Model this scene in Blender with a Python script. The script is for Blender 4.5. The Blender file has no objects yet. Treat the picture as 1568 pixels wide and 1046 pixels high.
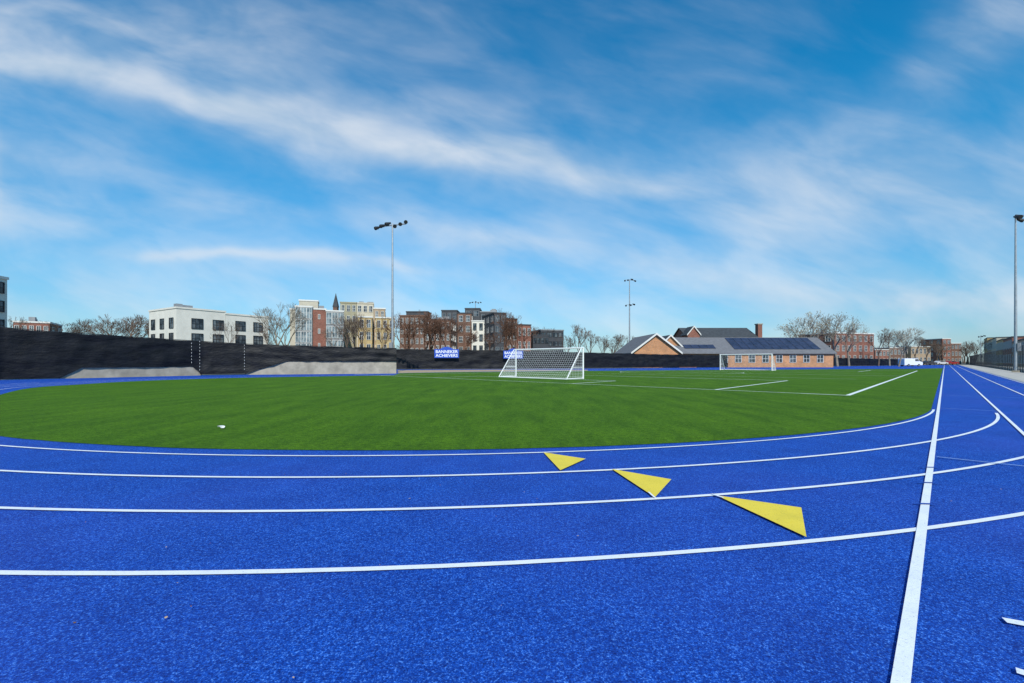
import bpy, bmesh, math, random
from mathutils import Vector, noise, Matrix
random.seed(7)
scn=bpy.context.scene
H=1.38; F=690.0; CU=784.0; V0=553.0
TH=math.atan(663/690.0); DX,DY=math.sin(TH),math.cos(TH); NX,NY=-DY,DX   # d along the straight, n to its left
def P(u,v):
    y=F*H/(v-V0); return ((u-CU)/F*y,y)
def ZT(v,y): return H+(V0-v)/F*y
def XU(u,y): return (u-CU)/F*y
def straight(perp,y): return (math.tan(TH)*y-0.188+perp/DY, y)

# ---------------------------------------------------------------- materials
def newmat(name):
    m=bpy.data.materials.new(name); m.use_nodes=True
    nt=m.node_tree; b=nt.nodes['Principled BSDF']; return m,nt,b
def N(nt,t,**kw):
    n=nt.nodes.new(t)
    for k,v in kw.items(): setattr(n,k,v)
    return n
def texco(nt,scale=(1,1,1),rot=0):
    tc=N(nt,'ShaderNodeTexCoord'); mp=N(nt,'ShaderNodeMapping')
    mp.inputs['Scale'].default_value=scale; mp.inputs['Rotation'].default_value=(0,0,rot)
    nt.links.new(tc.outputs['Object'],mp.inputs[0]); return mp.outputs[0]
def noisen(nt,vec,scale,detail=4,rough=.6):
    n=N(nt,'ShaderNodeTexNoise'); n.inputs['Scale'].default_value=scale; n.inputs['Detail'].default_value=detail
    n.inputs['Roughness'].default_value=rough; nt.links.new(vec,n.inputs['Vector']); return n.outputs['Fac']
def ramp(nt,fac,stops):
    r=N(nt,'ShaderNodeValToRGB'); e=r.color_ramp.elements
    while len(e)<len(stops): e.new(.5)
    for i,(p,c) in enumerate(stops): e[i].position=p; e[i].color=(*c,1)
    nt.links.new(fac,r.inputs[0]); return r.outputs[0]
def mix(nt,fac,a,b,mode='MIX'):
    m=N(nt,'ShaderNodeMix',data_type='RGBA',blend_type=mode)
    for s,i in ((fac,0),(a,6),(b,7)):
        if isinstance(s,(int,float)): m.inputs[i].default_value=s
        elif isinstance(s,tuple): m.inputs[i].default_value=(*s,1)
        else: nt.links.new(s,m.inputs[i])
    return m.outputs[2]
def bump(nt,b,h,strength,dist=.02):
    n=N(nt,'ShaderNodeBump'); n.inputs['Strength'].default_value=strength; n.inputs['Distance'].default_value=dist
    nt.links.new(h,n.inputs['Height']); nt.links.new(n.outputs[0],b.inputs['Normal'])
def simple(name,col,rough=.7,var=.25,scale=1.5,metal=0,bs=0):
    m,nt,b=newmat(name); v=texco(nt); f=noisen(nt,v,scale,3)
    lo=tuple(c*(1-var) for c in col); hi=tuple(min(1,c*(1+var)) for c in col)
    nt.links.new(ramp(nt,f,[(.3,lo),(.7,hi)]),b.inputs['Base Color'])
    b.inputs['Roughness'].default_value=rough; b.inputs['Metallic'].default_value=metal
    if bs: bump(nt,b,noisen(nt,v,scale*20,3),bs)
    return m
def brick(name,col,mortar=(.35,.32,.28)):
    m,nt,b=newmat(name); tc=N(nt,'ShaderNodeTexCoord')
    sx=N(nt,'ShaderNodeSeparateXYZ'); nt.links.new(tc.outputs['Object'],sx.inputs[0])
    ad=N(nt,'ShaderNodeMath',operation='ADD'); nt.links.new(sx.outputs[0],ad.inputs[0]); nt.links.new(sx.outputs[1],ad.inputs[1])
    cb=N(nt,'ShaderNodeCombineXYZ'); nt.links.new(ad.outputs[0],cb.inputs[0]); nt.links.new(sx.outputs[2],cb.inputs[1])
    bt=N(nt,'ShaderNodeTexBrick'); bt.inputs['Scale'].default_value=1
    bt.inputs['Brick Width'].default_value=.22; bt.inputs['Row Height'].default_value=.075; bt.inputs['Mortar Size'].default_value=.008
    bt.inputs['Color1'].default_value=(*[c*.75 for c in col],1); bt.inputs['Color2'].default_value=(*[min(1,c*1.2) for c in col],1)
    bt.inputs['Mortar'].default_value=(*mortar,1); nt.links.new(cb.outputs[0],bt.inputs['Vector'])
    f=noisen(nt,cb.outputs[0],.5,4)
    nt.links.new(mix(nt,1.0,bt.outputs[0],ramp(nt,f,[(.3,(.7,.7,.7)),(.7,(1.1,1.1,1.1))]),'MULTIPLY'),b.inputs['Base Color'])
    b.inputs['Roughness'].default_value=.9; return m

# track
M_track,nt,b=newmat('track_blue_rubber'); v=texco(nt)
g=noisen(nt,v,105,2,.75); g2=noisen(nt,v,34,2,.75); l=noisen(nt,v,.22,2); l2=noisen(nt,v,1.7,3)
c=ramp(nt,g,[(.30,(.000,.008,.07)),(.45,(.003,.055,.36)),(.57,(.006,.095,.54)),(.70,(.14,.38,.93))])
c=mix(nt,ramp(nt,g2,[(.42,(0,0,0)),(.66,(.66,.66,.66))]),c,(.0005,.020,.19))
c=mix(nt,ramp(nt,l,[(.42,(0,0,0)),(.70,(.32,.32,.32))]),c,(.045,.075,.43))
c=mix(nt,1.0,c,ramp(nt,l2,[(.3,(.82,.84,.86)),(.7,(1.16,1.13,1.08))]),'MULTIPLY')
nt.links.new(c,b.inputs['Base Color']); b.inputs['Roughness'].default_value=.85; b.inputs['Specular IOR Level'].default_value=.2
bump(nt,b,g,.8,.006)
# turf
M_turf,nt,b=newmat('turf'); v=texco(nt); vs=texco(nt,(1,.18,1),-TH)
g=noisen(nt,v,60,2,.75); m1=noisen(nt,v,9,3,.7); l=noisen(nt,v,.5,2); st=noisen(nt,vs,1.6,3,.6)
c=ramp(nt,g,[(.25,(.010,.036,.001)),(.5,(.064,.165,.005)),(.75,(.18,.33,.014))])
c=mix(nt,.85,c,ramp(nt,m1,[(.3,(.50,.57,.45)),(.55,(1,1,1)),(.8,(1.4,1.35,1.3))]),'MULTIPLY')
c=mix(nt,1.0,c,ramp(nt,st,[(.35,(.78,.82,.78)),(.65,(1.18,1.12,1.06))]),'MULTIPLY')
c=mix(nt,1.0,c,ramp(nt,l,[(.3,(.84,.88,.84)),(.7,(1.1,1.07,1.05))]),'MULTIPLY')
nt.links.new(c,b.inputs['Base Color']); b.inputs['Roughness'].default_value=.9; b.inputs['Specular IOR Level'].default_value=.12
bump(nt,b,g,.8,.02)
def paint(name,col):
    m,nt,b=newmat(name); v=texco(nt); g=noisen(nt,v,70,3,.75); l=noisen(nt,v,3,3)
    c=ramp(nt,g,[(.26,tuple(x*.5 for x in col)),(.43,col)])
    c=mix(nt,.6,c,ramp(nt,l,[(.3,(.80,.83,.88)),(.6,(1,1,1))]),'MULTIPLY')
    nt.links.new(c,b.inputs['Base Color']); b.inputs['Roughness'].default_value=.7; bump(nt,b,g,.3,.005); return m
M_white=paint('line_white',(.84,.85,.86)); M_yellow=paint('marking_yellow',(.85,.64,.05))
M_pale=paint('line_pale_blue',(.30,.42,.62)); M_turfline=paint('turf_line_white',(.82,.86,.80))
M_ground=simple('ground_dirt',(.13,.12,.09),.95,.4,.3)
M_conc=simple('concrete',(.34,.30,.235),.9,.25,1.2,bs=.2)
M_apron=simple('apron_concrete',(.52,.47,.40),.9,.15,.8)
M_sand=simple('sand_path',(.42,.30,.18),.95,.2,2)
M_steel=simple('galvanised_steel',(.38,.40,.42),.45,.15,2,.6)
M_dark=simple('dark_metal',(.03,.032,.036),.5,.2,2,.3)
M_wpaint=simple('white_powder_coat',(.84,.84,.84),.4,.05,2)
M_net=simple('net_cord',(.80,.81,.82),.8,.05,3)
M_whitewall=simple('white_stucco',(.70,.67,.59),.9,.08,.6)
M_cream=simple('cream_panel',(.50,.45,.35),.9,.12,.5)
M_tanp=simple('olive_tan_panel',(.33,.30,.20),.9,.12,.6)
M_grey=simple('grey_panel',(.24,.25,.26),.7,.15,.6)
M_char=simple('charcoal_panel',(.045,.048,.055),.7,.2,.7)
M_roof=simple('roof_shingle',(.15,.15,.16),.9,.15,1.5)
M_roofd=simple('dark_slate',(.05,.055,.06),.8,.25,1.5)
M_trim=simple('white_trim',(.66,.65,.61),.7,.05,2)
M_redbrick=brick('red_brick',(.26,.075,.045),(.28,.22,.18)); M_brown=brick('brown_brick',(.17,.075,.045),(.22,.18,.15))
M_orange=brick('orange_brick',(.58,.24,.08)); M_yell=brick('yellow_brick',(.52,.36,.13))
M_tanbrick=brick('tan_brick',(.43,.30,.18))
M_panel=simple('solar_cell',(.035,.042,.075),.25,.3,.8)
M_blue=simple('banner_blue',(.012,.07,.42),.6,.08,2)
M_bark=simple('bark',(.13,.09,.065),.95,.3,3)
M_bark2=simple('bark_pale',(.24,.20,.15),.95,.3,3)
M_twig=simple('reddish_twig',(.13,.065,.04),.95,.35,3)
M_leafb=simple('leaf_brown',(.17,.085,.035),.9,.45,1.2)
M_leafy=simple('leaf_yellow_green',(.28,.22,.10),.9,.4,1.2)
M_rubber=simple('tyre',(.02,.02,.02),.9,.1,3)
M_paper=simple('paper',(.8,.8,.78),.8,.05,9)
M_glass,nt,b=newmat('window_glass'); v=texco(nt,(.6,.6,.45)); f=noisen(nt,v,1.4,1)
nt.links.new(ramp(nt,f,[(.38,(.015,.02,.028)),(.5,(.05,.065,.08)),(.66,(.16,.18,.19))]),b.inputs['Base Color']); b.inputs['Roughness'].default_value=.12
M_glassl,nt,b=newmat('curtain_wall_glass'); v=texco(nt,(.6,.6,.6)); f=noisen(nt,v,1.6,1)
nt.links.new(ramp(nt,f,[(.35,(.08,.11,.13)),(.65,(.28,.34,.36))]),b.inputs['Base Color']); b.inputs['Roughness'].default_value=.15
# windscreen fabric
M_fab,nt,b=newmat('black_windscreen'); v=texco(nt,(1,1,3)); f=noisen(nt,v,.9,4,.6)
nt.links.new(ramp(nt,f,[(.35,(.004,.004,.005)),(.7,(.014,.014,.017))]),b.inputs['Base Color']); b.inputs['Roughness'].default_value=.55; b.inputs['Specular IOR Level'].default_value=.25
bump(nt,b,noisen(nt,v,2.2,3),.5,.1)

# ---------------------------------------------------------------- mesh builder
def link(o): scn.collection.objects.link(o); return o
class MB:
    def __init__(s): s.v=[];s.f=[];s.m=[];s.mats=[]
    def mi(s,mat):
        if mat not in s.mats: s.mats.append(mat)
        return s.mats.index(mat)
    def face(s,pts,mat):
        i=len(s.v); s.v+= [tuple(p) for p in pts]; s.f.append(tuple(range(i,i+len(pts)))); s.m.append(s.mi(mat))
    def box(s,x0,x1,y0,y1,z0,z1,mat):
        if x1<x0:x0,x1=x1,x0
        if y1<y0:y0,y1=y1,y0
        i=len(s.v); s.v+=[(x0,y0,z0),(x1,y0,z0),(x1,y1,z0),(x0,y1,z0),(x0,y0,z1),(x1,y0,z1),(x1,y1,z1),(x0,y1,z1)]
        for q in ((0,3,2,1),(4,5,6,7),(0,1,5,4),(1,2,6,5),(2,3,7,6),(3,0,4,7)):
            s.f.append(tuple(i+k for k in q)); s.m.append(s.mi(mat))
    def tube(s,a,b,r0,r1,n,mat,cap=True):
        a=Vector(a);b=Vector(b);d=(b-a)
        if d.length<1e-6:return
        d.normalize(); x=d.orthogonal().normalized(); y=d.cross(x); i=len(s.v)
        for p,r in ((a,r0),(b,r1)):
            for k in range(n):
                t=2*math.pi*k/n; s.v.append(tuple(p+x*math.cos(t)*r+y*math.sin(t)*r))
        for k in range(n):
            s.f.append((i+k,i+(k+1)%n,i+n+(k+1)%n,i+n+k)); s.m.append(s.mi(mat))
        if cap:
            s.f.append(tuple(i+k for k in reversed(range(n)))); s.m.append(s.mi(mat))
            s.f.append(tuple(i+n+k for k in range(n))); s.m.append(s.mi(mat))
    def prism_x(s,x0,x1,y0,y1,ze,zr,roofm,wallm,ov=.4,z0=0):
        s.box(x0,x1,y0,y1,z0,ze,wallm); yc=(y0+y1)/2
        for x in (x0+.003,x1-.003): s.face([(x,y0,ze+.002),(x,y1,ze+.002),(x,yc,zr)],wallm)
        k=(zr-ze)/(yc-y0); t=.18
        for sg,ye in ((-1,y0),(1,y1)):
            yo=ye+sg*ov; zo=ze-k*ov
            a=[(x0-ov,yo,zo),(x1+ov,yo,zo),(x1+ov,yc,zr),(x0-ov,yc,zr)]
            s.hexa(a,t,roofm)
    def prism_y(s,x0,x1,y0,y1,ze,zr,roofm,wallm,ov=.4,z0=0,trim=None):
        s.box(x0,x1,y0,y1,z0,ze,wallm); xc=(x0+x1)/2
        for y in (y0+.003,y1-.003): s.face([(x0,y,ze+.002),(x1,y,ze+.002),(xc,y,zr)],wallm)
        k=(zr-ze)/(xc-x0); t=.2
        for sg,xe in ((-1,x0),(1,x1)):
            xo=xe+sg*ov; zo=ze-k*ov
            a=[(xo,y0-ov,zo),(xc,y0-ov,zr),(xc,y1+ov,zr),(xo,y1+ov,zo)]
            s.hexa(a,t,roofm)
            if trim:
                a=[(xo,y0-ov-.08,zo-.12),(xc,y0-ov-.08,zr-.12),(xc,y0-ov-.01,zr-.12),(xo,y0-ov-.01,zo-.12)]
                s.hexa(a,t+.22,trim)
    def hexa(s,a,t,mat):
        i=len(s.v); s.v+= list(a)+[(p[0],p[1],p[2]+t) for p in a]
        for q in ((3,2,1,0),(4,5,6,7),(0,1,5,4),(1,2,6,5),(2,3,7,6),(3,0,4,7)):
            s.f.append(tuple(i+k for k in q)); s.m.append(s.mi(mat))
    def obj(s,name,parent=None,loc=(0,0,0),rot=0,smooth=False):
        me=bpy.data.meshes.new(name); me.from_pydata(s.v,[],s.f)
        for m in s.mats: me.materials.append(m)
        me.polygons.foreach_set('material_index',s.m)
        if smooth: me.polygons.foreach_set('use_smooth',[True]*len(s.f))
        me.update()
        o=link(bpy.data.objects.new(name,me)); o.location=loc; o.rotation_euler=(0,0,rot)
        if parent: o.parent=parent
        return o
def empty(name,loc=(0,0,0),rot=0):
    e=link(bpy.data.objects.new(name,None)); e.location=loc; e.rotation_euler=(0,0,rot); e.empty_display_size=.5; return e
def sheet(name,pts,z,mat,parent=None):
    m=MB(); 
    a=sum(pts[i][0]*pts[(i+1)%len(pts)][1]-pts[(i+1)%len(pts)][0]*pts[i][1] for i in range(len(pts)))
    if a<0: pts=pts[::-1]
    m.face([(x,y,z) for x,y in pts],mat); return m.obj(name,parent)
def cr(pts,k=8):
    out=[]
    for i in range(len(pts)-1):
        p0=pts[max(i-1,0)];p1=pts[i];p2=pts[i+1];p3=pts[min(i+2,len(pts)-1)]
        for j in range(k):
            t=j/k
            out.append(tuple(.5*((2*p1[a])+(-p0[a]+p2[a])*t+(2*p0[a]-5*p1[a]+4*p2[a]-p3[a])*t*t+(-p0[a]+3*p1[a]-3*p2[a]+p3[a])*t**3) for a in (0,1)))
    out.append(tuple(pts[-1])); return out
def offset(pl,d):
    out=[]
    for i,p in enumerate(pl):
        a=pl[max(i-1,0)];b=pl[min(i+1,len(pl)-1)]
        tx,ty=b[0]-a[0],b[1]-a[1]; L=math.hypot(tx,ty) or 1
        out.append((p[0]-ty/L*d,p[1]+tx/L*d))
    return out
def stripe(mb,pl,w,z,mat):
    a=offset(pl,w/2);b=offset(pl,-w/2)
    for i in range(len(pl)-1):
        mb.face([(*b[i],z),(*b[i+1],z),(*a[i+1],z),(*a[i],z)],mat)

# ---------------------------------------------------------------- ground, track, turf
m=MB(); S=900; m.face([(-S,-S,0),(S,-S,0),(S,S,0),(-S,S,0)],M_ground); m.obj('ground')
C=(-2.675,26.7); R1=20.2
def arc(R,a0,a1,n=90):
    return [(C[0]+R*math.cos(math.radians(a0+(a1-a0)*i/n)),C[1]+R*math.sin(math.radians(a0+(a1-a0)*i/n))) for i in range(n+1)]
AT=math.degrees(math.atan2(-DX,DY))
Fl=[P(-90,585),P(0,582),P(92,580),P(308,575),P(376,574),P(607,572)]
G=[(XU(600,73),73),(XU(780,77),77),(XU(1000,90),90),(XU(1105,98),98),(XU(1330,128),128),(XU(1410,150),150)]
track=[(-60,-25),(-60,20)]+Fl+G+[straight(3.75,165),straight(3.75,20),straight(3.75,-25)]
sheet('running_track',track,.004,M_track)
farleft=[P(0,597),P(100,589),P(200,583.5),P(300,580),P(380,578),P(500,576),P(600,574.5),P(612,571.5),P(700,570),P(900,568),P(1100,566.5),P(1300,565.3),P(1400,564.8)]
nearL=arc(R1,AT,-128,70)
spl=cr([nearL[-2],nearL[-1]]+[ (p[0],p[1]) for p in farleft[:7]],10)
inner=nearL[:-1]+spl[10:]
gi=[]
for i,p in enumerate(inner):
    d=.06+.38*min(1,i/40) + (.35*max(0,min(1,(i-45)/30)))
    a=inner[max(i-1,0)];b_=inner[min(i+1,len(inner)-1)]
    tx,ty=b_[0]-a[0],b_[1]-a[1];L=math.hypot(tx,ty)
    j=.018*noise.noise(Vector((p[0]*6,p[1]*6,0)))
    gi.append((p[0]+ty/L*(d+j),p[1]-tx/L*(d+j)))
turf=[straight(-.12,88)]+gi+farleft[7:]
sheet('sports_field_turf',turf,.012,M_turf)
sheet('sand_path',[P(609,571.3),P(609,567),P(760,566.2),P(900,566.4),P(900,567.6),P(700,569.6)],.008,M_sand)
sheet('concrete_apron',[straight(3.75,20),straight(3.75,165),straight(9,165),straight(9,20)],.008,M_apron)
lm=MB(); w=.058; zl=.016
stripe(lm,inner[:],.052,zl,M_white)
for k,n_ in ((1,len(inner)-8),(2,len(inner)-30),(3,len(inner)-45)):
    stripe(lm,offset(inner,1.2*k)[:n_] if offset(inner,1.2*k)[20][1]<inner[20][1] else offset(inner,-1.2*k)[:n_],w,zl,M_white)
def sline(perp,y0,y1,w=.06,mat=M_white,z=.020): stripe(lm,[straight(perp,y0),straight(perp,y1)],w,z,mat)
sline(0,-6,150,.062)
for k in (1,2,3): sline(1.2*k,6.4 if k==1 else 9,165,.055,z=.020+.001*k)
for yy in (6.39,18.0,13.0,32,50):
    a=straight(0.05,yy); 
    if yy in(13.0,): stripe(lm,[a,(a[0]-NX*1.1,a[1]-NY*1.1)],.03,.026,M_pale); continue
    stripe(lm,[a,(a[0]-NX*3.7,a[1]-NY*3.7)],.03,.026,M_pale)
for vv in (718,742,775):
    a=P(1447-.136*(vv-553)-14,vv); b_=P(1447-.136*(vv-553)+16,vv+1); stripe(lm,[a,b_],.03,.028,M_track)
stripe(lm,[P(1538,955),P(1640,974)],.055,.020,M_white); stripe(lm,[P(1556,1033),P(1640,1060)],.05,.020,M_white)
stripe(lm,[P(993,757),P(1003,766)],.02,.0265,M_white); stripe(lm,[P(1090,760),P(1108,766)],.025,.0265,M_white)
lm.obj('track_lane_lines')
for tri in ([(832,695),(897,705),(858,723)],[(937,721),(1028,737),(1003,765)],[(1097,762),(1227,781),(1235,827)]):
    sheet('yellow_triangle_marking',[P(*q) for q in tri],.024,M_yellow)
PN=P(1298,606)
def pt(s,t): return (PN[0]+DX*s+NX*t,PN[1]+DY*s+NY*t)
fm=MB(); PW=41; PL=62.8
def fl(a,b,w=.14): 
    stripe(fm,[pt(*a),pt(*b)],w,fl.z,M_turfline); fl.z+=.0007
fl.z=.016
fl((0,0),(PL,0),.16); fl((0,0),(0,PW),.10); fl((0,0),(0,1.6),.15); fl((PL,0),(PL,PW)); fl((0,PW),(PL,PW))
fl((0,5.1),(13.7,5.1)); fl((13.7,5.1),(13.7,PW-5.1)); fl((0,PW-5.1),(13.7,PW-5.1))
fl((0,13.5),(5,13.5)); fl((5,13.5),(5,PW-13.5)); fl((0,PW-13.5),(5,PW-13.5))
fl((PL/2,0),(PL/2,PW)); fl((PL,5.1),(PL-13.7,5.1)); fl((PL-13.7,5.1),(PL-13.7,PW-5.1)); fl((PL,PW-5.1),(PL-13.7,PW-5.1))
fl((20,2),(20,PW-2),.1); fl((40,2),(40,PW-2),.1)
circ=[pt(PL/2+7*math.cos(a/40*2*math.pi),PW/2+7*math.sin(a/40*2*math.pi)) for a in range(41)]
stripe(fm,circ,.1,fl.z,M_turfline)
fm.obj('field_markings')
bm=bmesh.new(); bmesh.ops.create_icosphere(bm,subdivisions=2,radius=.075)
for vv in bm.verts:
    vv.co*= .7+.7*noise.noise(vv.co*18+Vector((3,1,2))); vv.co.z*=.55
me=bpy.data.meshes.new('crumpled_paper'); bm.to_mesh(me); bm.free(); me.materials.append(M_paper)
o=link(bpy.data.objects.new('crumpled_paper',me)); px=P(340,657); o.location=(px[0],px[1],.045)
m=MB()
for i in range(40):
    y=random.uniform(1.8,6.4); x=random.uniform(-1.1,1.1)*y; s=random.uniform(.003,.008)
    if math.hypot(x-C[0],y-C[1])<20.3: continue
    a=random.random()*6.28
    m.face([(x+s*math.cos(a+k)*1.3,y+s*math.sin(a+k),.022+random.random()*.006) for k in (0,1.2,2.8,4.1,5.2)],M_leafb if i%2 else M_sand)
m.obj('fallen_leaves')

# ---------------------------------------------------------------- fences
def fabric(name,path,tops,bots,parent):
    m=MB(); rows=12; cols=[]
    for i in range(len(path)-1):
        L=math.dist(path[i],path[i+1]); n=max(2,int(L/.3))
        for j in range(n+(1 if i==len(path)-2 else 0)):
            t=j/n; cols.append(tuple(path[i][a]*(1-t)+path[i+1][a]*t for a in(0,1))+(tops[i]*(1-t)+tops[i+1]*t,bots[i]*(1-t)+bots[i+1]*t,(path[i+1][0]-path[i][0])/L,(path[i+1][1]-path[i][1])/L))
    vs=[]
    for ci,(x,y,tp,bt,tx,ty) in enumerate(cols):
        sag=.06*abs(math.sin(ci*.1*math.pi))
        for r in range(rows+1):
            z=bt+(tp-sag-bt)*r/rows
            d=.10*noise.noise(Vector((ci*.11,z*1.6,0)))+.08*noise.noise(Vector((ci*.4,z*.7,5)))+.05*noise.noise(Vector((ci*.2+z*1.5,z*3,9)))
            vs.append((x+ty*d,y-tx*d,z))
    m.v=vs
    for ci in range(len(cols)-1):
        for r in range(rows):
            a=ci*(rows+1)+r; m.f.append((a,a+rows+1,a+rows+2,a+1)); m.m.append(m.mi(M_fab))
    return m.obj('windscreen',parent,smooth=True)
def posts(path,tops,parent,gap=3.0,back=.2):
    m=MB()
    for i in range(len(path)-1):
        L=math.dist(path[i],path[i+1]); n=max(1,int(L/gap)); tx,ty=(path[i+1][0]-path[i][0])/L,(path[i+1][1]-path[i][1])/L
        for j in range(n+1):
            t=j/n; x=path[i][0]*(1-t)+path[i+1][0]*t-ty*back; y=path[i][1]*(1-t)+path[i+1][1]*t+tx*back; z=tops[i]*(1-t)+tops[i+1]*t
            m.tube((x,y,0),(x,y,z+.06),.035,.035,6,M_dark)
        m.tube((path[i][0]-ty*back,path[i][1]+tx*back,tops[i]),(path[i+1][0]-ty*back,path[i+1][1]+tx*back,tops[i+1]),.025,.025,6,M_dark)
    return m.obj('posts_and_rail',parent)
def lerp(a,b,t): return tuple(a[k]*(1-t)+b[k]*t for k in range(len(a)))
e=empty('windscreen_fence')
q1=lerp(Fl[2],Fl[3],.13); q2=lerp(Fl[2],Fl[3],.93); q3=lerp(Fl[4],Fl[5],.25)
path=[Fl[0],Fl[1],Fl[2],q1,q2,Fl[3],Fl[4],q3,Fl[5]]
tops=[3.95,3.87,3.66,3.62,3.33,3.30,3.12,3.02,2.82]
bots=[.05,.05,.05,.86,.84,.12,.12,1.34,1.34]
fabric('w',path,tops,bots,e); posts(path,tops,e)
m=MB()
for p,z0,z1 in ((q2,1.2,3.1),(Fl[3],.5,3.2),(Fl[4],.5,3.0)):
    z=z0
    while z<z1: m.box(p[0]-.012,p[0]+.012,p[1]-.2,p[1]-.18,z,z+.12,M_trim); z+=.3
m.obj('lacing',e)
def wallseg(name,pl,hs):
    m=MB()
    for i in range(len(pl)-1):
        a,b_=pl[i],pl[i+1]; L=math.dist(a,b_); tx,ty=(b_[0]-a[0])/L,(b_[1]-a[1])/L; o0=.12;o1=.45
        A0=(a[0]-ty*o0,a[1]+tx*o0);B0=(b_[0]-ty*o0,b_[1]+tx*o0);A1=(a[0]-ty*o1,a[1]+tx*o1);B1=(b_[0]-ty*o1,b_[1]+tx*o1)
        ha,hb=hs[i],hs[i+1]
        m.face([(*A0,0),(*B0,0),(*B0,hb),(*A0,ha)],M_conc); m.face([(*A0,ha),(*B0,hb),(*B1,hb),(*A1,ha)],M_conc); m.face([(*B1,0),(*A1,0),(*A1,ha),(*B1,hb)],M_conc)
    a,b_=pl[-2],pl[-1];L=math.dist(a,b_); tx,ty=(b_[0]-a[0])/L,(b_[1]-a[1])/L
    m.face([(b_[0]-ty*.12,b_[1]+tx*.12,0),(b_[0]-ty*.45,b_[1]+tx*.45,0),(b_[0]-ty*.45,b_[1]+tx*.45,hs[-1]),(b_[0]-ty*.12,b_[1]+tx*.12,hs[-1])],M_conc)
    m.obj(name)
wallseg('concrete_retaining_wall',[Fl[2],q1,q2,Fl[3]],[.05,.95,.93,.1]); wallseg('concrete_retaining_wall',[Fl[4],q3,Fl[5]],[.15,1.44,1.44])
e=empty('windscreen_fence')
gt=[3.35,3.2,2.75,2.65,2.1,1.9]; fabric('w',G,gt,[.12]*6,e); posts(G,gt,e)
# right fence (chain link with posts)
e=empty('chain_link_fence'); m=MB()
a=straight(6.9,24); b_=straight(6.9,170); L=math.dist(a,b_); n=int(L/2.6)
for i in range(n+1):
    p=lerp(a,b_,i/n); m.tube((*p,0),(*p,3.3),.045,.045,6,M_dark)
for z in (.1,1.1,3.25): m.tube((*a,z),(*b_,z),.03,.03,5,M_dark)
m.obj('posts_and_rails',e)
m=MB(); s=0
while s<L:
    p=lerp(a,b_,s/L)
    for sg in (-1,1):
        p2=lerp(a,b_,max(0,min(1,(s+sg*3.1)/L))); m.tube((*p,.1),(*p2,3.25),.003,.003,3,M_dark,False)
    s+=.8
m.obj('mesh_wires',e)
# low retaining kerb below the fence
m=MB(); p0=straight(7.1,24); p1=straight(7.1,170); q0=straight(7.4,24); q1_=straight(7.4,170)
m.hexa([(*p0,0),(*q0,0),(*q1_,0),(*p1,0)],.45,M_apron); m.obj('concrete_kerb_wall')

# ---------------------------------------------------------------- banners
def banner(u,y,w,zb,zt):
    e=empty('school_banner',(XU(u,y),y,0)); e.rotation_euler=(0,0,.17); m=MB(); m.box(-w/2,w/2,-.02,.0,zb,zt,M_blue)
    pts=[(-w*.28,-.02,zt)]+[(-w*.28+w*.56*k/10,-.02,zt+.38*math.sin(math.pi*k/10)) for k in range(1,10)]+[(w*.28,-.02,zt)]
    m.face(pts,M_blue)
    m.obj('panel',e)
    for s,z in (('BANNEKER',zb+(zt-zb)*.56),('ACHIEVERS',zb+(zt-zb)*.12)):
        c=bpy.data.curves.new(s.lower(),'FONT'); c.body=s; c.align_x='CENTER'; c.size=(zt-zb)*.46; c.extrude=.004; c.offset=.010
        o=link(bpy.data.objects.new('lettering_'+s.lower(),c)); o.data.materials.append(M_wpaint); o.parent=e
        o.location=(0,-.04,z); o.rotation_euler=(math.pi/2,0,0)
        bpy.context.view_layer.update(); o.scale=(w*.9/o.dimensions.x,1,1)
banner(684,74.15,4.0,1.9,3.35); banner(786,76.4,3.4,1.8,3.15)

# ---------------------------------------------------------------- goals
def goal(loc,rot):
    e=empty('soccer_goal',loc,rot); Wd=7.1;Hh=2.37;D=2.1;hw=Wd/2
    m=MB(); r=.06
    for x in(-hw,hw):
        m.tube((x,0,0),(x,0,Hh),r,r,10,M_wpaint); m.tube((x,0,r),(x,-D,r),.04,.04,8,M_wpaint)
        m.tube((x,0,Hh),(x,-.25,Hh),.03,.03,8,M_wpaint); m.tube((x,-.25,Hh),(x,-D,.05),.035,.035,8,M_wpaint)
        m.tube((x,0,.9),(x,-D*.62,.9),.025,.025,6,M_wpaint)
    m.tube((-hw-r,0,Hh),(hw+r,0,Hh),r,r,10,M_wpaint); m.tube((-hw,-D,.05),(hw,-D,.05),.045,.045,8,M_wpaint)
    m.obj('frame',e,smooth=False)
    m=MB(); c=.0062; sp=.2
    n=int(Wd/sp)
    def bk(z): return -.25-(D-.25)*(1-z/Hh)+.16*math.sin(math.pi*z/Hh)
    for i in range(n+1):
        x=-hw+Wd*i/n; prev=(x,0,Hh)
        for k in range(7):
            z=Hh*(1-k/6); q=(x,bk(z),max(z,.02)); m.tube(prev,q,c,c,3,M_net,False); prev=q
    rws=int(3/sp)
    for k in range(rws+1):
        z=Hh*k/rws; m.tube((-hw,bk(z),z+.01),(hw,bk(z),z+.01),c,c,3,M_net,False)
    for x in(-hw,hw):
        k=0
        while k*sp<Hh: z=k*sp; m.tube((x,0,z),(x,bk(z),z),c,c,3,M_net,False); k+=1
        k=1
        while k*sp<D:
            yy=-k*sp; zt=Hh*(1-max(0,(k*sp-.25))/(D-.25)); m.tube((x,yy,0),(x,yy,zt),c,c,3,M_net,False); k+=1
    m.obj('net',e)
rp=P(893,580.5); rot=math.atan2(-NY,-NX)
lc=(rp[0]+NX*3.55,rp[1]+NY*3.55,.012); goal(lc,rot)
rp=P(1182,567.8); goal((rp[0]+NX*3.55,rp[1]+NY*3.55,.012),rot+math.pi)

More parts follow.
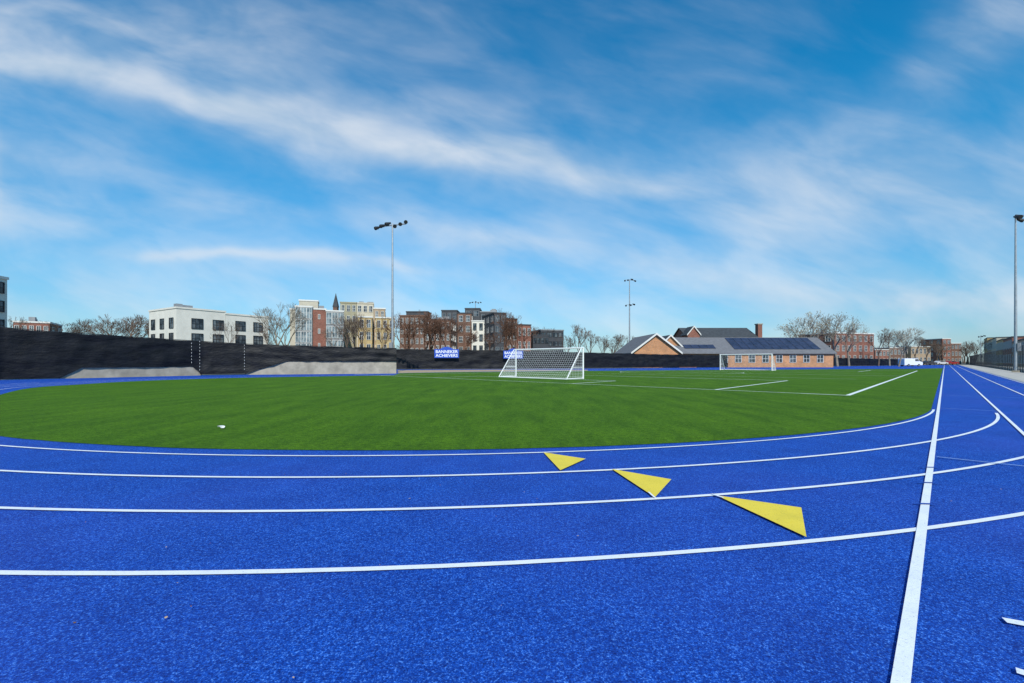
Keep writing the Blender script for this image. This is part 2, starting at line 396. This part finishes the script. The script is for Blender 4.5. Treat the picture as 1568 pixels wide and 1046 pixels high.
# ---------------------------------------------------------------- floodlights
def flood(x,y,h,armw,rot,n=6,second=None,r=.16):
    e=empty('floodlight_pole',(x,y,0),rot); m=MB()
    m.tube((0,0,0),(0,0,h*.5),r,r*.8,12,M_steel); m.tube((0,0,h*.5),(0,0,h+.2),r*.8,r*.5,12,M_steel)
    m.box(-.3,.3,-.3,.3,0,.25,M_conc); m.box(-.22,.22,-.42,-.17,2.6,3.6,M_grey)
    m.obj('mast',e)
    for hz,aw,nn in [(h,armw,n)]+([second] if second else []):
        m=MB(); m.box(-aw/2,aw/2,-.06,.06,hz-.06,hz+.06,M_steel)
        for i in range(nn):
            xx=-aw/2+aw*i/(nn-1) if nn>1 else 0
            sx_=-1 if xx<0 else 1; dz=.18*((i%3)-1)
            m.tube((xx,0,hz),(xx,-.15,hz-.2+dz),.03,.03,6,M_steel)
            m.tube((xx-sx_*.1,.05,hz+.14+dz),(xx+sx_*.22,-.42,hz-.12+dz),.09,.23,12,M_dark)
            m.tube((xx+sx_*.22,-.42,hz-.12+dz),(xx+sx_*.27,-.50,hz-.165+dz),.21,.21,12,M_dark)
        m.obj('lamp_bar',e)
flood(XU(601,54),54,ZT(345,54),3.7,math.radians(-18),6)
flood(XU(964,122),122,ZT(429,122),2.6,math.radians(10),4,(ZT(467,122),2.0,3),r=.22)
p=straight(6.35,55); flood(p[0],p[1],ZT(333,55),1.7,math.radians(35),4)
flood(XU(728,165),165,ZT(463,165),3.6,0,5,r=.22)
flood(XU(1502,170),170,ZT(515,170),2.0,0,3)

# ---------------------------------------------------------------- buildings
def win(m,face,x,z,w,h,L,D,frame=M_trim,glass=M_glass,mull=1):
    t=.07
    def B(a0,a1,p0,p1,z0,z1,mat):
        if face=='f': m.box(a0,a1,-p1,-p0,z0,z1,mat)
        elif face=='l': m.box(L[0]-p1,L[0]-p0,a0,a1,z0,z1,mat)
        else: m.box(L[1]+p0,L[1]+p1,a0,a1,z0,z1,mat)
    B(x,x+w,.0,.03,z,z+h,glass)
    B(x-t,x,-.0,.12,z-t,z+h+t,frame);B(x+w,x+w+t,0,.12,z-t,z+h+t,frame)
    B(x,x+w,0,.12,z-t,z,frame);B(x,x+w,0,.12,z+h,z+h+t,frame)
    for k in range(1,mull+1): B(x+w*k/(mull+1)-.03,x+w*k/(mull+1)+.03,.03,.09,z,z+h,frame)
    if h>1.2: B(x,x+w,.032,.085,z+h*.5-.03,z+h*.5+.03,frame)
def building(name,pA,pB,secs,D=14):
    ang=math.atan2(pB[1]-pA[1],pB[0]-pA[0]); e=empty(name,(*pA,0),ang); dx,dy=math.cos(ang),math.sin(ang)
    for si,s in enumerate(secs):
        def loc(u):
            mm=(u-CU)/F; yo=s.get('yo',0); ax,ay=pA[0]-dy*yo,pA[1]+dx*yo
            return (mm*ay-ax)/(dx-mm*dy)
        x0,x1=loc(s['u0']),loc(s['u1']); ym=pA[1]+dy*(x0+x1)/2+dx*s.get('yo',0); h=ZT(s['v'],ym)
        yo=s.get('yo',0); m=MB(); dd=s.get('D',D)
        m.box(0,x1-x0,0,dd,0,h,s['mat'])
        cm=s.get('cap',M_trim)
        m.box(-.12,x1-x0+.12,-.12,.2,h-.05,h+.28,cm); m.box(-.12,.2,.203,dd,h-.05,h+.28,cm); m.box(x1-x0-.2,x1-x0+.12,.203,dd,h-.05,h+.28,cm)
        m.obj('walls' ,e,(x0,yo,0))
        rows,cols=s.get('rows',3),s.get('cols',3)
        if rows and cols:
            m=MB(); fh=s.get('fh',h/rows); wf,hf=s.get('wf',.5),s.get('hf',.55); off=s.get('off',0)
            for r in range(rows):
                z=h-off-fh*(r+1)+fh*(1-hf)*.5
                if z<0.2: continue
                cw=(x1-x0)/cols
                if s.get('us'):
                    for uu in s['us']: win(m,'f',loc(uu)-x0-s['ww']/2,z,s['ww'],fh*hf,(0,x1-x0),dd,s.get('frame',M_trim),s.get('glass',M_glass),s.get('mull',1))
                else:
                    for c in range(cols):
                        win(m,'f',cw*(c+.5)-cw*wf/2,z,cw*wf,fh*hf,(0,x1-x0),dd,s.get('frame',M_trim),s.get('glass',M_glass),s.get('mull',1))
                nc=max(1,int(dd/3.6)); cw=dd/nc
                for c in range(nc):
                    for fc in 'lr': win(m,fc,cw*(c+.3),z,cw*.4,fh*hf,(0,x1-x0),dd,s.get('frame',M_trim),s.get('glass',M_glass),1)
            m.obj('windows',e,(x0,yo,0))
        if s.get('roof'):
            m=MB()
            for k in range(s['roof']):
                xx=random.uniform(.1,.8)*(x1-x0); a_=random.uniform(.8,2.2)
                m.box(xx,xx+a_,3+k*1.3,4.1+k*1.3,h+.003,h+random.uniform(.9,1.8),M_grey)
            m.obj('rooftop_units',e,(x0,yo,0))
    return e
def pp(u,y): return (XU(u,y),y)
S_=dict
building('white_apartment_building',pp(-70,52),pp(11,58),[S_(u0=-70,u1=11,v=421,mat=M_whitewall,rows=5,cols=3,wf=.5,frame=M_dark)],12)
building('brick_house',pp(20,92),pp(76,95),[S_(u0=20,u1=76,v=494,mat=M_redbrick,rows=3,cols=5,roof=2,cap=M_trim)],10)
building('white_apartment_building',pp(270,85),pp(411,100),[
  S_(u0=270,u1=345,v=475,mat=M_whitewall,rows=3,cols=3,us=[302,334],ww=1.9,fh=2.9,off=1.3,hf=.66,frame=M_dark,mull=2,cap=M_whitewall,roof=2),
  S_(u0=345.3,u1=411,v=484,mat=M_whitewall,rows=3,cols=3,us=[368,395],ww=1.9,fh=2.9,off=.8,hf=.66,frame=M_dark,mull=2,cap=M_whitewall)],12)
e=empty('brick_turret_house',(XU(258,108),108,0)); m=MB(); m.box(-2.2,2.2,0,8,0,ZT(497,108),M_brown)
zt=ZT(497,108)
for k in range(4):
    c4=[(-2.5,-.3),(2.5,-.3),(2.5,8.3),(-2.5,8.3)]; a_=c4[k];b_=c4[(k+1)%4]; m.face([(*a_,zt),(*b_,zt),(0,2,ZT(478,108))],M_roofd)
m.obj('walls_and_roof',e); m=MB(); win(m,'f',-.6,zt-2.4,1.2,1.7,(0,0),0); m.obj('window',e)
building('glass_and_brick_apartment_building',pp(444,100),pp(526,104),[
  S_(u0=444,u1=452,v=474,mat=M_cream,rows=0,cols=0),
  S_(u0=452.2,u1=478,v=470,mat=M_grey,rows=5,cols=3,wf=.86,hf=.86,glass=M_glassl,mull=1,yo=-.5),
  S_(u0=478.3,u1=499,v=474,mat=M_redbrick,rows=4,cols=1,wf=.12,hf=.3,roof=1),
  S_(u0=499.3,u1=526,v=477,mat=M_grey,rows=4,cols=3,wf=.84,hf=.8,glass=M_glassl,yo=-.4),
  S_(u0=458,u1=487,v=461,mat=M_cream,rows=0,cols=0,yo=7,D=5)],14)
building('tan_apartment_building',pp(521,118),pp(604,122),[
  S_(u0=521,u1=546,v=464,mat=M_tanp,rows=6,cols=3,wf=.5,cap=M_tanp),
  S_(u0=546.3,u1=572,v=465,mat=M_cream,rows=6,cols=3,wf=.55,roof=2,cap=M_cream),
  S_(u0=572.3,u1=590,v=473,mat=M_tanbrick,rows=5,cols=2,wf=.4,yo=-1),
  S_(u0=548,u1=570,v=486,mat=M_yell,rows=4,cols=2,wf=.5,hf=.6,yo=-4,D=3.8),
  S_(u0=575,u1=604,v=487,mat=M_yell,rows=4,cols=3,wf=.45,yo=-4,D=2.9)],14)
m=MB(); yb=150; x=XU(513,yb); m.box(x-.7,x+.7,yb,yb+1.4,0,ZT(470,yb),M_brown)
for k in range(4):
    c4=[(x-.85,yb-.1),(x+.85,yb-.1),(x+.85,yb+1.5),(x-.85,yb+1.5)]; m.face([(*c4[k],ZT(470,yb)),(*c4[(k+1)%4],ZT(470,yb)),(x,yb+.7,ZT(448,yb))],M_roofd)
m.obj('church_steeple')
building('brown_brick_building',pp(612,125),pp(690,125),[S_(u0=612,u1=650,v=484,mat=M_brown,rows=5,cols=5,wf=.4,cap=M_brown),S_(u0=650.3,u1=690,v=490,mat=M_brown,rows=4,cols=5,wf=.4,roof=2,cap=M_char),S_(u0=622,u1=655,v=478,mat=M_char,rows=0,cols=0,yo=5,D=5,cap=M_char)],12)
building('charcoal_apartment_building',pp(676,140),pp(760,140),[
  S_(u0=676,u1=700,v=476,mat=M_char,rows=5,cols=3,wf=.5,frame=M_grey,cap=M_char),
  S_(u0=700.3,u1=722,v=480,mat=M_brown,rows=5,cols=2,wf=.5,yo=-.5,cap=M_char),
  S_(u0=712,u1=735,v=473,mat=M_char,rows=6,cols=2,wf=.6,frame=M_grey,yo=2,cap=M_char),
  S_(u0=722.3,u1=751,v=492,mat=M_whitewall,rows=4,cols=3,wf=.5,hf=.6,yo=-3,D=4.8,frame=M_dark),
  S_(u0=735.3,u1=760,v=478,mat=M_char,rows=5,cols=3,wf=.5,yo=2,roof=2,cap=M_grey,frame=M_grey)],14)
building('brown_brick_building',pp(757,128),pp(813,132),[
  S_(u0=757,u1=775,v=480,mat=M_char,rows=5,cols=2,wf=.5,cap=M_char,frame=M_grey),
  S_(u0=775.3,u1=792,v=489,mat=M_brown,rows=4,cols=2,wf=.45,yo=-.6,cap=M_char),
  S_(u0=792.3,u1=813,v=498,mat=M_redbrick,rows=3,cols=3,wf=.45,yo=.5,cap=M_char)],12)
building('glass_office_building',pp(816,135),pp(863,138),[S_(u0=816,u1=840,v=514,mat=M_char,rows=3,cols=4,wf=.7,hf=.5,frame=M_dark,cap=M_char),S_(u0=828,u1=863,v=506,mat=M_char,rows=4,cols=4,wf=.8,hf=.45,yo=2,frame=M_dark,cap=M_grey)],12)
e=empty('brick_school_building',(0,0,0)); m=MB()
y0=99; xa,xb=XU(1035,y0),XU(1276,y0)
zr,ze=ZT(518,y0+6),ZT(540,y0)
m.prism_x(xa,xb,y0,y0+12,ze,zr,M_roof,M_orange,.5)
m.prism_y(XU(969,y0-4),XU(1040,y0-4),y0-4,y0+12,ZT(539,y0-4),ZT(512,y0-4),M_roof,M_orange,.5,trim=M_trim)
m.prism_y(XU(1005,y0+2),XU(1050,y0+2),y0+2.5,y0+14,ZT(536,y0),ZT(514,y0+2),M_roofd,M_orange,.4,trim=M_trim)
m.obj('walls_and_roof',e)
m=MB()
x=xa+10
while x<xb-1.8:
    win(m,'f',x,1.15,1.3,1.5,(0,0),0); x+=3.0
m.obj('windows',e,(0,y0,0))
m=MB(); k=(zr-ze)/6
for i in range(11):
    for j in range(3):
        xx=XU(1128,y0)+i*1.75; yy=y0+.9+j*1.6; z=ze+k*(yy-y0)+.25; z2=ze+k*(yy+1.5-y0)+.25
        m.hexa([(xx,yy,z),(xx+1.65,yy,z),(xx+1.65,yy+1.5,z2),(xx,yy+1.5,z2)],.05,M_panel)
for i in range(4):
    xx=XU(1052,y0)+i*1.75; yy=y0+1.2; z=ze+k*(yy-y0)+.25; z2=ze+k*(yy+1.5-y0)+.25
    m.hexa([(xx,yy,z),(xx+1.65,yy,z),(xx+1.65,yy+1.5,z2),(xx,yy+1.5,z2)],.05,M_panel)
m.obj('solar_panels',e)
e=empty('brick_hall_building'); m=MB(); yb=128
m.prism_x(XU(1053,yb),XU(1158,yb),yb,yb+12,ZT(516,yb),ZT(503,yb+6),M_roofd,M_redbrick,.4)
m.prism_y(XU(1050,yb),XU(1068,yb),yb-1.5,yb+3,ZT(512,yb),ZT(501,yb),M_roofd,M_redbrick,.3,trim=M_trim)
x=XU(1164,yb); m.box(x-.6,x+.6,yb,yb+1.5,0,ZT(497,yb),M_redbrick); m.box(x-.75,x+.75,yb-.15,yb+1.65,ZT(497,yb)+.003,ZT(497,yb)+.3,M_conc)
m.obj('walls_and_roof',e)
building('brick_apartment_building',pp(1278,135),pp(1338,140),[S_(u0=1278,u1=1338,v=511,mat=M_redbrick,rows=4,cols=7,wf=.4,fh=3,roof=3)],12)
building('brick_row_house',pp(1440,230),pp(1472,230),[S_(u0=1443,u1=1456,v=519,mat=M_redbrick,rows=4,cols=2),S_(u0=1456.3,u1=1472,v=526,mat=M_brown,rows=3,cols=3)],12)
building('brick_row_house',pp(1300,190),pp(1430,200),[S_(u0=1340,u1=1362,v=536,mat=M_redbrick,rows=2,cols=4),S_(u0=1362.3,u1=1385,v=533,mat=M_brown,rows=2,cols=4),S_(u0=1395,u1=1425,v=531,mat=M_tanbrick,rows=2,cols=5)],10)
def onr(u,perp):
    mm=(u-CU)/F; y=(perp/DY-.188)/(mm-math.tan(TH)); return (mm*y,y)
mats=[M_yell,M_tanbrick,M_cream,M_yell,M_redbrick,M_tanbrick]
us=[1507,1512,1518,1526,1536,1550,1575]
for i in range(6):
    a_=onr(us[i],15); b_=onr(us[i+1]-.3,15)
    building('row_house',a_,b_,[S_(u0=us[i],u1=us[i+1]-.3,v=519+(i%2)*2.5,mat=mats[i],rows=2,cols=max(2,int(math.dist(a_,b_)/3)),wf=.4,hf=.6,cap=M_roofd)],9)

# ---------------------------------------------------------------- trees
def tree_mesh(seed,h,leaf=None,bark=M_bark,spread=.75,leafn=0,lv=5,rmin=.014):
    rnd=random.Random(seed); m=MB(); tips=[]
    def grow(p,d,L,r,lev):
        seg=2 if lev<lv-1 else 1; pr=r
        for s in range(seg):
            nd=(d+Vector((rnd.uniform(-.18,.18),rnd.uniform(-.18,.18),rnd.uniform(-.05,.14)))).normalized()
            q=p+nd*L/seg; nr=max(r*(.82 if s==0 else .68),rmin)
            m.tube(p,q,pr,nr,6 if lev<2 else 3,bark,False); p=q;pr=nr;d=nd
            if 0<lev<lv and s==0 and rnd.random()<.8: br(p,d,L*.6,pr*.6,lev+1)
        if lev<lv:
            for k in range(3): br(p,d,L*rnd.uniform(.62,.82),pr*rnd.uniform(.62,.8),lev+1)
        else: tips.append(p)
    def br(p,d,L,r,lev):
        a=rnd.uniform(0,6.28); o=d.orthogonal().normalized(); o=Matrix.Rotation(a,3,d)@o
        nd=(d+o*rnd.uniform(.35,1.0)*spread+Vector((0,0,.12))).normalized(); grow(p,nd,L,r,lev)
    grow(Vector((0,0,0)),Vector((0,0,1)),h*.27,h*.022,0)
    if leaf:
        for t in tips:
            for k in range(leafn):
                if rnd.random()<.5: continue
                c=t+Vector((rnd.gauss(0,.25),rnd.gauss(0,.25),rnd.gauss(0,.25))); s=rnd.uniform(.04,.08)
                a=Vector((rnd.uniform(-1,1),rnd.uniform(-1,1),rnd.uniform(-1,1))).normalized()*s; b=a.orthogonal().normalized()*s
                m.face([c-a,c+b,c+a,c-b],leaf)
    zmax=max(v[2] for v in m.v); m.v=[tuple(c*h/zmax for c in v) for v in m.v]
    me=bpy.data.meshes.new('bare_tree_mesh'); me.from_pydata(m.v,[],m.f)
    for mm in m.mats: me.materials.append(mm)
    me.polygons.foreach_set('material_index',m.m); return me,m
T1=[tree_mesh(i,10,bark=M_bark,spread=.7+.15*(i%2))[0] for i in range(3)]
T2=[tree_mesh(10+i,10,bark=M_bark2,spread=.8)[0] for i in range(2)]
TB=[tree_mesh(20+i,10,None,M_twig,.85,0,rmin=.02)[0] for i in range(3)]
TY=[tree_mesh(30+i,10,M_leafy,M_bark2,.8,1)[0] for i in range(2)]
def tree(u,y,v,kind,wd=1.0,name='bare_tree'):
    me=random.choice(kind); o=link(bpy.data.objects.new(name,me)); h=ZT(v,y)
    o.location=(XU(u,y),y,0); o.scale=(h/10*wd,h/10*wd,h/10); o.rotation_euler=(0,0,random.uniform(0,6.28))
for a_ in [(95,98,492,T1,1.1),(122,98,486,T1,1.1),(150,105,484,T1,1.2),(172,100,490,T1,1.1),(195,92,478,T1,1.2),(214,98,484,T1,1.1),(233,96,490,T1,1),(425,84,460,T2,.8),(438,92,474,T2,.9),(352,78,490,T1,.6),(412,96,492,T1,.9),
           (536,88,480,T1,.8),(543,90,478,T1,.8),(560,96,482,T1,.9),(584,100,496,T1,.8),(870,125,512,T1,1),(888,118,495,T1,1.1),(905,125,505,T1,1),(940,120,510,T1,1.2),(925,140,515,T1,1.1),(958,128,512,T1,1),
           (1345,125,508,T1,1.0),(1362,130,500,T2,1),(1385,135,500,T2,1.0),(1402,150,515,T1,1.0),(1420,170,522,T1,1.1),(1492,200,520,T1,1.1),(1480,230,524,T1,1.2),
           (820,140,500,T1,1),(12,80,480,T1,.8),(510,90,500,T1,.8)]:
    tree(*a_)
for a_ in [(618,88,486,TB,1.0),(634,90,478,TB,1.0),(650,92,474,TB,1.0),(664,94,480,TB,1.0),(680,90,482,TB,.9),(697,92,490,TB,.9),(768,100,472,TB,.8),(780,102,480,TB,.8),(792,104,482,TB,.8),(708,104,500,TB,.9),(745,110,506,TB,.8),(806,110,496,TB,.9)]: tree(*a_,name='bare_oak_tree')
for a_ in [(1222,118,484,TY,1.0),(1248,112,477,TY,1.1),(1282,116,478,TY,1.1),(1300,122,492,TY,.9),(1376,112,505,TY,.9)]: tree(*a_,name='budding_tree')
m=MB(); base=tree_mesh(77,10,bark=M_bark,lv=4,leaf=M_leafb,leafn=2)[1]
rnd=random.Random(4)
for k in range(60):
    u=rnd.uniform(-100,1650); y=rnd.uniform(210,300); h=rnd.uniform(8,13); a_=rnd.uniform(0,6.28); ca,sa=math.cos(a_),math.sin(a_); n0=len(m.v); s=h/10; x=XU(u,y)
    m.v+=[(x+(p[0]*ca-p[1]*sa)*s*1.3,y+(p[0]*sa+p[1]*ca)*s*1.3,p[2]*s) for p in base.v]
    m.f+=[tuple(q+n0 for q in f) for f in base.f]; 
    for mi in base.m: m.m.append(m.mi(base.mats[mi]))
m.obj('distant_trees')
# ---------------------------------------------------------------- vehicles
def car(name,x,y,rot,col,van=False):
    mt=simple('car_paint',col,.3,.03,1); e=empty(name,(x,y,0),rot); m=MB()
    if van: prof=[(-2.6,.35),(2.5,.35),(2.6,.8),(2.45,1.15),(1.75,1.3),(1.2,2.05),(-2.5,2.1),(-2.6,1.9)]
    else: prof=[(-2.25,.35),(2.2,.35),(2.3,.65),(2.1,.9),(1.15,1.0),(.45,1.45),(-.95,1.48),(-1.7,1.05),(-2.2,1.0),(-2.3,.7)]
    w=.92
    m.face([(p[0],-w,p[1]) for p in prof],mt); m.face([(p[0],w,p[1]) for p in reversed(prof)],mt)
    for i in range(len(prof)):
        a_,b_=prof[i],prof[(i+1)%len(prof)]; m.face([(a_[0],-w,a_[1]),(a_[0],w,a_[1]),(b_[0],w,b_[1]),(b_[0],-w,b_[1])][::-1],mt)
    m.obj('body',e); m=MB()
    for sg in(-1,1):
        y_=sg*(w+.006)
        if van: m.face([(1.6,y_,1.35),(1.2,y_,1.9),(.4,y_,1.9),(.4,y_,1.35)],M_glass)
        else: m.face([(1.0,y_,1.03),(.42,y_,1.38),(-.9,y_,1.4),(-1.5,y_,1.05)],M_glass)
    m.obj('windows',e); m=MB()
    for xx in(-1.45,1.45):
        for sg in(-1,1): m.tube((xx,sg*.72,.33),(xx,sg*.96,.33),.33,.33,14,M_rubber); m.tube((xx,sg*.961,.33),(xx,sg*.97,.33),.18,.18,10,M_steel)
    m.obj('wheels',e)
sheet('street',[(XU(1250,190),152),(XU(1600,200),175),(XU(1600,190),185),(XU(1200,190),162)],.006,simple('asphalt',(.05,.05,.052),.9,.2,1))
car('white_van',XU(1394,118),118,math.radians(5),(.75,.76,.78),True)
car('parked_car',XU(1422,160),160,.1,(.05,.05,.06)); car('parked_car',XU(1440,168),168,.1,(.6,.6,.62)); car('parked_car',XU(1350,140),140,.1,(.55,.56,.58)); car('parked_car',XU(1457,172),172,.1,(.3,.03,.03))
car('parked_car',XU(1372,145),145,.1,(.7,.7,.7))

# ---------------------------------------------------------------- sky
SUN_EL=math.radians(40); SUN_AZ=math.radians(172)
w_=bpy.data.worlds.new('World'); scn.world=w_; w_.use_nodes=True; nt=w_.node_tree; nt.nodes.clear()
def mth(op,a,b=None,c=None,clamp=False):
    n=N(nt,'ShaderNodeMath',operation=op); n.use_clamp=clamp
    for i,x in enumerate((a,b,c)):
        if x is None: continue
        if isinstance(x,(int,float)): n.inputs[i].default_value=x
        else: nt.links.new(x,n.inputs[i])
    return n.outputs[0]
sky=N(nt,'ShaderNodeTexSky',sky_type='NISHITA'); sky.sun_disc=False; sky.sun_elevation=SUN_EL; sky.sun_rotation=SUN_AZ; sky.air_density=1.0; sky.dust_density=.4; sky.ozone_density=2.5
tc=N(nt,'ShaderNodeTexCoord'); sx=N(nt,'ShaderNodeSeparateXYZ'); nt.links.new(tc.outputs['Generated'],sx.inputs[0])
X,Y,Z=sx.outputs
Ym=mth('MAXIMUM',mth('ABSOLUTE',Y),.12)
A_=mth('DIVIDE',X,Ym); B_=mth('DIVIDE',Z,Ym)
U=mth('MULTIPLY_ADD',A_,F/1568,.5); V=mth('MULTIPLY_ADD',B_,-F/1046,V0/1046)
def nz(sx_,sy_,scale,detail=4,rough=.6,rot=0,dist=0,off=0):
    cb=N(nt,'ShaderNodeCombineXYZ'); nt.links.new(A_,cb.inputs[0]); nt.links.new(B_,cb.inputs[1]); cb.inputs[2].default_value=off
    mp=N(nt,'ShaderNodeMapping'); mp.inputs['Rotation'].default_value=(0,0,rot); nt.links.new(cb.outputs[0],mp.inputs[0])
    m2=N(nt,'ShaderNodeMapping'); m2.inputs['Scale'].default_value=(sx_,sy_,1); nt.links.new(mp.outputs[0],m2.inputs[0])
    n=N(nt,'ShaderNodeTexNoise'); n.inputs['Scale'].default_value=scale; n.inputs['Detail'].default_value=detail; n.inputs['Roughness'].default_value=rough; n.inputs['Distortion'].default_value=dist
    nt.links.new(m2.outputs[0],n.inputs['Vector']); return n.outputs['Fac']
def fcurve(x,pts):
    n=N(nt,'ShaderNodeFloatCurve'); c=n.mapping.curves[0]; pts=sorted(pts)
    c.points[0].location=pts[0]; c.points[1].location=pts[-1]
    for p in pts[1:-1]: c.points.new(*p)
    n.mapping.update(); nt.links.new(x,n.inputs['Value']); return n.outputs[0]
warp=mth('MULTIPLY_ADD',nz(1,1.3,2.6,3,.55),.11,-.055)
Vw=mth('ADD',V,warp)
Uc=mth('MAXIMUM',mth('MINIMUM',U,1.0),0.0)
fib=nz(1,3.0,2.6,5,.56,rot=math.radians(14),dist=.35)
fib2=nz(1,2.4,3.4,4,.54,rot=math.radians(18),dist=.35,off=3)
def px(l): return [(u/1568,v/1046) for u,v in l]
def streak(line,amp,sig):
    vc=fcurve(Uc,px(line)); a=fcurve(Uc,[(u/1568,t) for u,t in amp])
    d=mth('DIVIDE',mth('SUBTRACT',Vw,vc),sig); g=mth('POWER',2.718,mth('MULTIPLY',mth('MULTIPLY',d,d),-1.0)); return mth('MULTIPLY',g,a)
s1=streak([(0,95),(200,128),(400,175),(600,212),(800,248),(950,278),(1100,270),(1568,150)],[(0,1.05),(350,1.15),(430,.7),(600,.9),(900,.8),(1080,.3),(1250,.02),(1568,0)],.022)
s1b=streak([(0,60),(300,120),(600,200),(950,250),(1568,200)],[(0,.55),(400,.5),(800,.38),(1100,.16),(1568,.05)],.075)
s2=streak([(0,370),(220,384),(420,398),(640,412),(1000,425),(1568,440)],[(0,.0),(200,.1),(260,.6),(600,.5),(680,.05),(1568,.0)],.009)
s3=streak([(0,330),(500,325),(700,360),(900,380),(1100,430),(1568,455)],[(0,.15),(500,.2),(700,.5),(860,.35),(1100,.35),(1568,.4)],.026)
s4=streak([(0,280),(300,300),(1000,330),(1300,300),(1568,290)],[(0,.7),(120,.3),(400,.12),(1000,.12),(1200,.55),(1450,.5),(1568,.35)],.07)
s5=streak([(0,450),(800,470),(1568,460)],[(0,.5),(800,.6),(1568,.75)],.085)
s6=streak([(0,30),(1000,90),(1300,190),(1420,90),(1568,10)],[(0,.2),(500,.2),(1000,.04),(1300,.08),(1450,.3),(1568,.35)],.06)
ff=mth('MAXIMUM',mth('MULTIPLY_ADD',fib,3.6,-1.2),.06)
f2=mth('MAXIMUM',mth('MULTIPLY_ADD',fib2,3.4,-1.15),.06)
hard=mth('ADD',mth('MULTIPLY',s1,mth('MULTIPLY_ADD',ff,.70,.38)),mth('MULTIPLY',s2,mth('MULTIPLY_ADD',ff,.7,.4)))
soft=mth('ADD',mth('ADD',s1b,s3),mth('ADD',s4,mth('ADD',s5,s6)))
soft=mth('MULTIPLY',soft,mth('MULTIPLY_ADD',mth('ADD',ff,f2),.45,.20))
veil=mth('MULTIPLY',mth('MULTIPLY',ff,f2),.08)
dens=mth('ADD',mth('ADD',hard,soft),veil)
dens=mth('SUBTRACT',1.0,mth('POWER',2.718,mth('MULTIPLY',dens,-1.2)),clamp=True)
dens=mth('MULTIPLY',dens,mth('GREATER_THAN',Z,-.01))
el=mth('MULTIPLY',Z,1.6,clamp=True)
def R(fac,stops):
    r=N(nt,'ShaderNodeValToRGB'); e=r.color_ramp.elements
    while len(e)<len(stops): e.new(.5)
    for i,(p,c) in enumerate(stops): e[i].position=p; e[i].color=(*c,1)
    nt.links.new(fac,r.inputs[0]); return r.outputs[0]
tint=R(el,[(0,(.62,.87,1.12)),(.25,(.38,1.10,1.38)),(.6,(.12,1.28,1.65)),(1,(.03,1.2,1.65))])
base=mix(nt,1.0,sky.outputs[0],tint,'MULTIPLY')
cc=R(fib2,[(.35,(.60,.73,.87)),(.6,(.84,.90,.97))])
ccs=mix(nt,1.0,cc,(9.0,9.0,9.0),'MULTIPLY')
out=mix(nt,dens,base,ccs)
bg=N(nt,'ShaderNodeBackground'); bg.inputs['Strength'].default_value=.1; nt.links.new(out,bg.inputs[0])
wo=N(nt,'ShaderNodeOutputWorld'); nt.links.new(bg.outputs[0],wo.inputs[0])
sd=Vector((math.sin(SUN_AZ)*math.cos(SUN_EL),math.cos(SUN_AZ)*math.cos(SUN_EL),math.sin(SUN_EL)))
sl=bpy.data.lights.new('sun','SUN'); sl.energy=4.2; sl.angle=math.radians(.5); sl.color=(1,.95,.87)
so=link(bpy.data.objects.new('sun',sl)); so.rotation_euler=sd.to_track_quat('Z','Y').to_euler(); so.location=(0,-20,40)
cam=bpy.data.cameras.new('camera'); cam.sensor_width=36; cam.clip_end=3000; cam.clip_start=.05
cam.lens=36*F/1568; cam.shift_y=30/1568
co=link(bpy.data.objects.new('camera',cam)); co.location=(0,0,H); co.rotation_euler=(math.pi/2,0,0); scn.camera=co
scn.view_settings.view_transform='Standard'; scn.view_settings.look='None'; scn.view_settings.exposure=0
